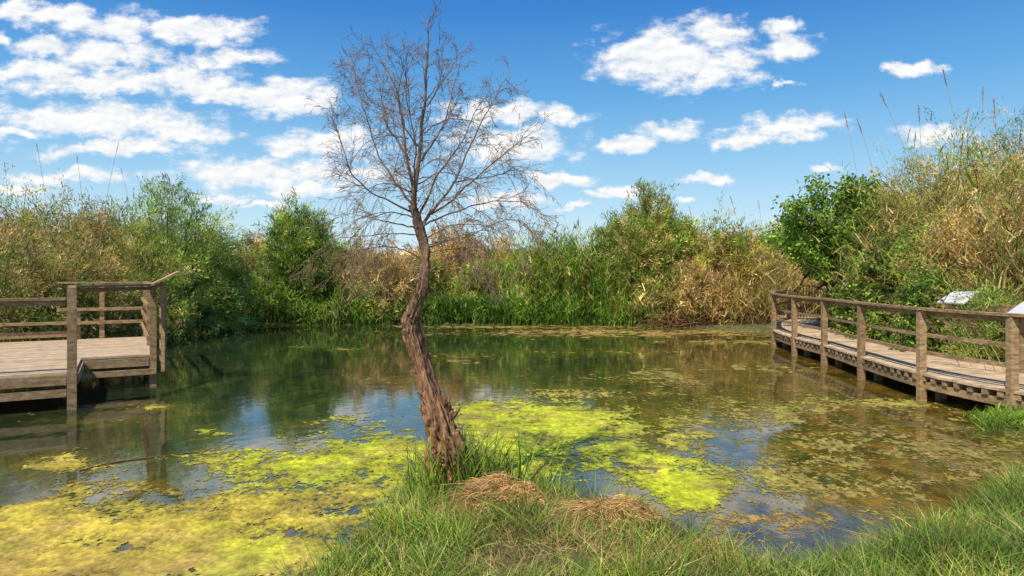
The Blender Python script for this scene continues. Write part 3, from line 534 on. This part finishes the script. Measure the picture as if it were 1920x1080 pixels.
lb('rail',a1-5.5,bk-.1,a1-.3,bk-.1,.97,.16,.06);lb('rail',a1-5.5,bk-.08,a1-.3,bk-.08,.72,.05,.14)
# ------------------------------------------------------------ signs
def sign(c,sl,wdt,ax,zlow,lab,board,til=28):
    ax=np.array([*ax,0.]);ax/=np.linalg.norm(ax);side=np.array([-ax[1],ax[0],0]);tl=math.radians(til)
    d=ax*math.cos(tl)+np.array([0,0,math.sin(tl)]);c=np.array(c);e=empty('information_sign',(c[0],c[1],zlow),lab,'sign')
    a=Acc();beam(a,c-d*sl/2,c+d*sl/2,wdt,.03,up=(0,0,1));a.build('board',board,e)
    nn=np.cross(side,d);nn=nn if nn[2]>0 else -nn
    for s_ in (-1,1):
        a=Acc();beam(a,c-d*sl*.5+side*s_*(wdt/2+.02),c+d*sl*.5+side*s_*(wdt/2+.02),.035,.03);a.build('frame',board,e)
    for s_ in (-1,1):
        p=c+side*s_*wdt*.35-nn*.03;a=Acc();beam(a,(p[0],p[1],zlow),(p[0],p[1],p[2]-.02),.07,.07,up=(0,1,0));a.build('post',M_wood,e)
c=px(304,524,12.9);sign(c,.64,.8,e1,LZ-.3,'weathered sloping board seen edge on at right corner of the left platform',M_wood)
c=px(1797,558,13.2);sign(c,.52,.45,(.93,.37),DZ,'white sloping information board behind the middle boardwalk railing',M_sign,24)
c=px(1932,580,11.1);sign(c,.50,.42,(.93,.37),DZ,'white sloping information board cut by the right frame edge',M_sign,24)
a=Acc();Q=np.array([px(x,y,H0*F/(y-HY)) for x,y in ((150,884),(215,868),(290,858),(340,852),(392,846))]);Q[:,2]=.006;tube(a,cat(Q,np.linspace(0,4,20)),np.linspace(.010,.004,20),6,(1.2,1.,.8))
tag(a.build('floating_stick',M_stem),'thin dead branch floating on the water in front of the left platform','branch')
for k in range(9):
    x0=1240+k*22;a=Acc();p=px(x0,606,26.9);p[2]=float(gz(p[0],p[1]))+.15
    for q in range(14):
        d=unit(np.array([R0.normal(0,1),R0.normal(-.3,.5),abs(R0.normal(.1,.3))]));o=p+R0.normal(0,.25,3)*[1,1,.3];tube(a,[o,o+d*.5,o+d*1.0+[0,0,-.1]],[.022,.016,.006],4,(1.2,.9,.7))
    tag(a.build('brushwood_pile',M_stem),'low pile of dead grey brown branches along the far right waterline','brushwood','brushwood on the far right waterline')
# ------------------------------------------------------------ camera, light, world
cam=bpy.data.cameras.new('camera');co=bpy.data.objects.new('camera',cam);C.objects.link(co);co.location=(0,0,H0);co.rotation_euler=(math.pi/2,0,0)
cam.lens=24;cam.sensor_width=36;cam.shift_y=-25/1920;cam.clip_end=5000;cam.clip_start=.1;bpy.context.scene.camera=co
S_=Vector((-.42,-.62,1.0)).normalized();sl=bpy.data.lights.new('sun','SUN');sl.energy=5;sl.angle=math.radians(.5);sl.color=(1,.91,.75)
so=bpy.data.objects.new('sun',sl);C.objects.link(so);so.rotation_euler=S_.to_track_quat('Z','Y').to_euler();so.location=(-10,-10,30)
w=bpy.data.worlds.new('World');bpy.context.scene.world=w;w.use_nodes=True;nt=w.node_tree;nt.nodes.clear();L=nt.links.new
try: w.cycles.sampling_method='MANUAL';w.cycles.sample_map_resolution=256
except Exception: pass
out=N(nt,'ShaderNodeOutputWorld');bg=N(nt,'ShaderNodeBackground');bg.inputs[1].default_value=.13;L(bg.outputs[0],out.inputs[0])
sk=N(nt,'ShaderNodeTexSky',sky_type='NISHITA');sk.sun_disc=False;sk.sun_elevation=math.asin(S_.z);sk.sun_rotation=math.atan2(S_.x,S_.y);sk.air_density=1.0;sk.dust_density=.6;sk.ozone_density=3.
tc=N(nt,'ShaderNodeTexCoord');sx=N(nt,'ShaderNodeSeparateXYZ');L(tc.outputs['Generated'],sx.inputs[0])
def MA(op,a,b=None,c=None,clamp=False):
    n=N(nt,'ShaderNodeMath',operation=op);n.use_clamp=clamp
    for i,v in enumerate((a,b,c)):
        if v is None: continue
        if isinstance(v,(int,float)): n.inputs[i].default_value=v
        else: L(v,n.inputs[i])
    return n.outputs[0]
ym=MA('MAXIMUM',sx.outputs['Y'],.03);u=MA('MULTIPLY',MA('DIVIDE',sx.outputs['X'],ym),12.8);vv=MA('MULTIPLY',MA('DIVIDE',sx.outputs['Z'],ym),12.8)
cb=N(nt,'ShaderNodeCombineXYZ');L(u,cb.inputs[0]);L(vv,cb.inputs[1])
wn=N(nt,'ShaderNodeTexNoise');wn.inputs['Scale'].default_value=1.9;wn.inputs['Detail'].default_value=5;L(cb.outputs[0],wn.inputs['Vector'])
wv=N(nt,'ShaderNodeVectorMath',operation='MULTIPLY_ADD');L(wn.outputs['Color'],wv.inputs[0]);wv.inputs[1].default_value=(1.1,.6,0);L(cb.outputs[0],wv.inputs[2])
wv2=N(nt,'ShaderNodeVectorMath',operation='SUBTRACT');L(wv.outputs[0],wv2.inputs[0]);wv2.inputs[1].default_value=(.55,.3,0)
CL=[(20,20,60,20),(110,32,80,18),(210,50,85,24),(90,92,60,17),(5,72,25,12),(330,50,70,18),(395,62,80,24),(200,100,110,26),(420,108,85,16),(60,130,100,20),(190,158,150,22),(350,150,90,30),(410,182,70,17),(535,182,95,32),(170,224,190,26),(320,245,110,20),(25,250,45,10),(225,278,130,16),(100,330,140,13),(500,325,170,24),(570,352,80,16),(610,268,100,24),(940,215,100,22),(1045,215,45,18),(960,272,115,32),(1045,335,55,14),(950,372,70,18),(700,320,60,16),(1240,95,105,38),(1340,62,60,32),(1290,125,130,40),(1200,130,65,28),(1484,84,46,24),(1472,45,36,13),(1715,130,48,16),(1255,245,56,16),(1180,272,38,15),(1390,257,56,17),(1480,235,80,18),(1505,260,35,11),(1335,338,45,9),(1550,312,32,8),(1750,250,60,18),(1150,360,55,10),(1468,160,22,5),(40,355,60,14),(1290,368,20,6),(420,372,60,8),(500,385,60,7),(1085,385,30,6)]
f=None
for (cx,cy,rx,ry) in CL:
    s1=N(nt,'ShaderNodeVectorMath',operation='SUBTRACT');L(wv2.outputs[0],s1.inputs[0]);s1.inputs[1].default_value=((cx-960)/100,(HY-cy)/100,0)
    s2=N(nt,'ShaderNodeVectorMath',operation='MULTIPLY');L(s1.outputs[0],s2.inputs[0]);s2.inputs[1].default_value=(100/rx,100/ry,0)
    s3=N(nt,'ShaderNodeVectorMath',operation='LENGTH');L(s2.outputs[0],s3.inputs[0])
    f=s3.outputs['Value'] if f is None else MA('SMOOTH_MIN',f,s3.outputs['Value'],.2)
cs=N(nt,'ShaderNodeVectorMath',operation='MULTIPLY');L(cb.outputs[0],cs.inputs[0]);cs.inputs[1].default_value=(.8,1.6,1)
nz=N(nt,'ShaderNodeTexNoise');nz.inputs['Scale'].default_value=1.9;nz.inputs['Detail'].default_value=11;nz.inputs['Roughness'].default_value=.64;L(cs.outputs[0],nz.inputs['Vector'])
of=N(nt,'ShaderNodeVectorMath',operation='ADD');L(cs.outputs[0],of.inputs[0]);of.inputs[1].default_value=(-.06,.12,0)
nzb=N(nt,'ShaderNodeTexNoise');nzb.inputs['Scale'].default_value=1.9;nzb.inputs['Detail'].default_value=5;nzb.inputs['Roughness'].default_value=.55;L(of.outputs[0],nzb.inputs['Vector'])
den=MA('ADD',MA('SUBTRACT',1.08,f),MA('MULTIPLY',MA('SUBTRACT',nz.outputs[0],.5),2.9))
mr=N(nt,'ShaderNodeMapRange',interpolation_type='SMOOTHSTEP');mr.inputs['From Min'].default_value=-.38;mr.inputs['From Max'].default_value=.65;L(den,mr.inputs[0])
fr=N(nt,'ShaderNodeMapRange');fr.inputs['From Min'].default_value=.02;fr.inputs['From Max'].default_value=.08;L(sx.outputs['Y'],fr.inputs[0])
hz=N(nt,'ShaderNodeMapRange');hz.inputs['From Min'].default_value=0.;hz.inputs['From Max'].default_value=1.0;L(vv,hz.inputs[0])
cov=MA('MULTIPLY',MA('MULTIPLY',mr.outputs[0],fr.outputs[0]),MA('MULTIPLY',hz.outputs[0],.97))
rel=MA('MULTIPLY_ADD',MA('SUBTRACT',nz.outputs[0],nzb.outputs[0]),2.4,.78,clamp=True)  # relief lighting painted into the cloud colour from offset noise
K=1/.13
cc=N(nt,'ShaderNodeMixRGB');L(rel,cc.inputs[0]);cc.inputs[1].default_value=(.66*K,.75*K,.86*K,1);cc.inputs[2].default_value=(1.05*K,1.03*K,1.0*K,1)
gr=N(nt,'ShaderNodeValToRGB');e=gr.color_ramp.elements;e[0].position=0;e[0].color=(.72,.85,.92,1);e[1].position=.6;e[1].color=(.008,.11,.47,1)
for p_,c_ in ((.07,(.55,.78,.92,1)),(.15,(.30,.60,.87,1)),(.25,(.11,.40,.78,1)),(.36,(.025,.22,.65,1))): x_=e.new(p_);x_.color=c_
L(sx.outputs['Z'],gr.inputs[0])
gs=N(nt,'ShaderNodeVectorMath',operation='SCALE');L(gr.outputs[0],gs.inputs[0]);gs.inputs['Scale'].default_value=K*1.05
ms=N(nt,'ShaderNodeMixRGB');ms.inputs[0].default_value=.82;L(sk.outputs[0],ms.inputs[1]);L(gs.outputs[0],ms.inputs[2])
mx=N(nt,'ShaderNodeMixRGB');L(cov,mx.inputs[0]);L(ms.outputs[0],mx.inputs[1]);L(cc.outputs[0],mx.inputs[2]);L(mx.outputs[0],bg.inputs[0])
vs=bpy.context.scene.view_settings;vs.view_transform='Standard';vs.look='None';vs.exposure=0
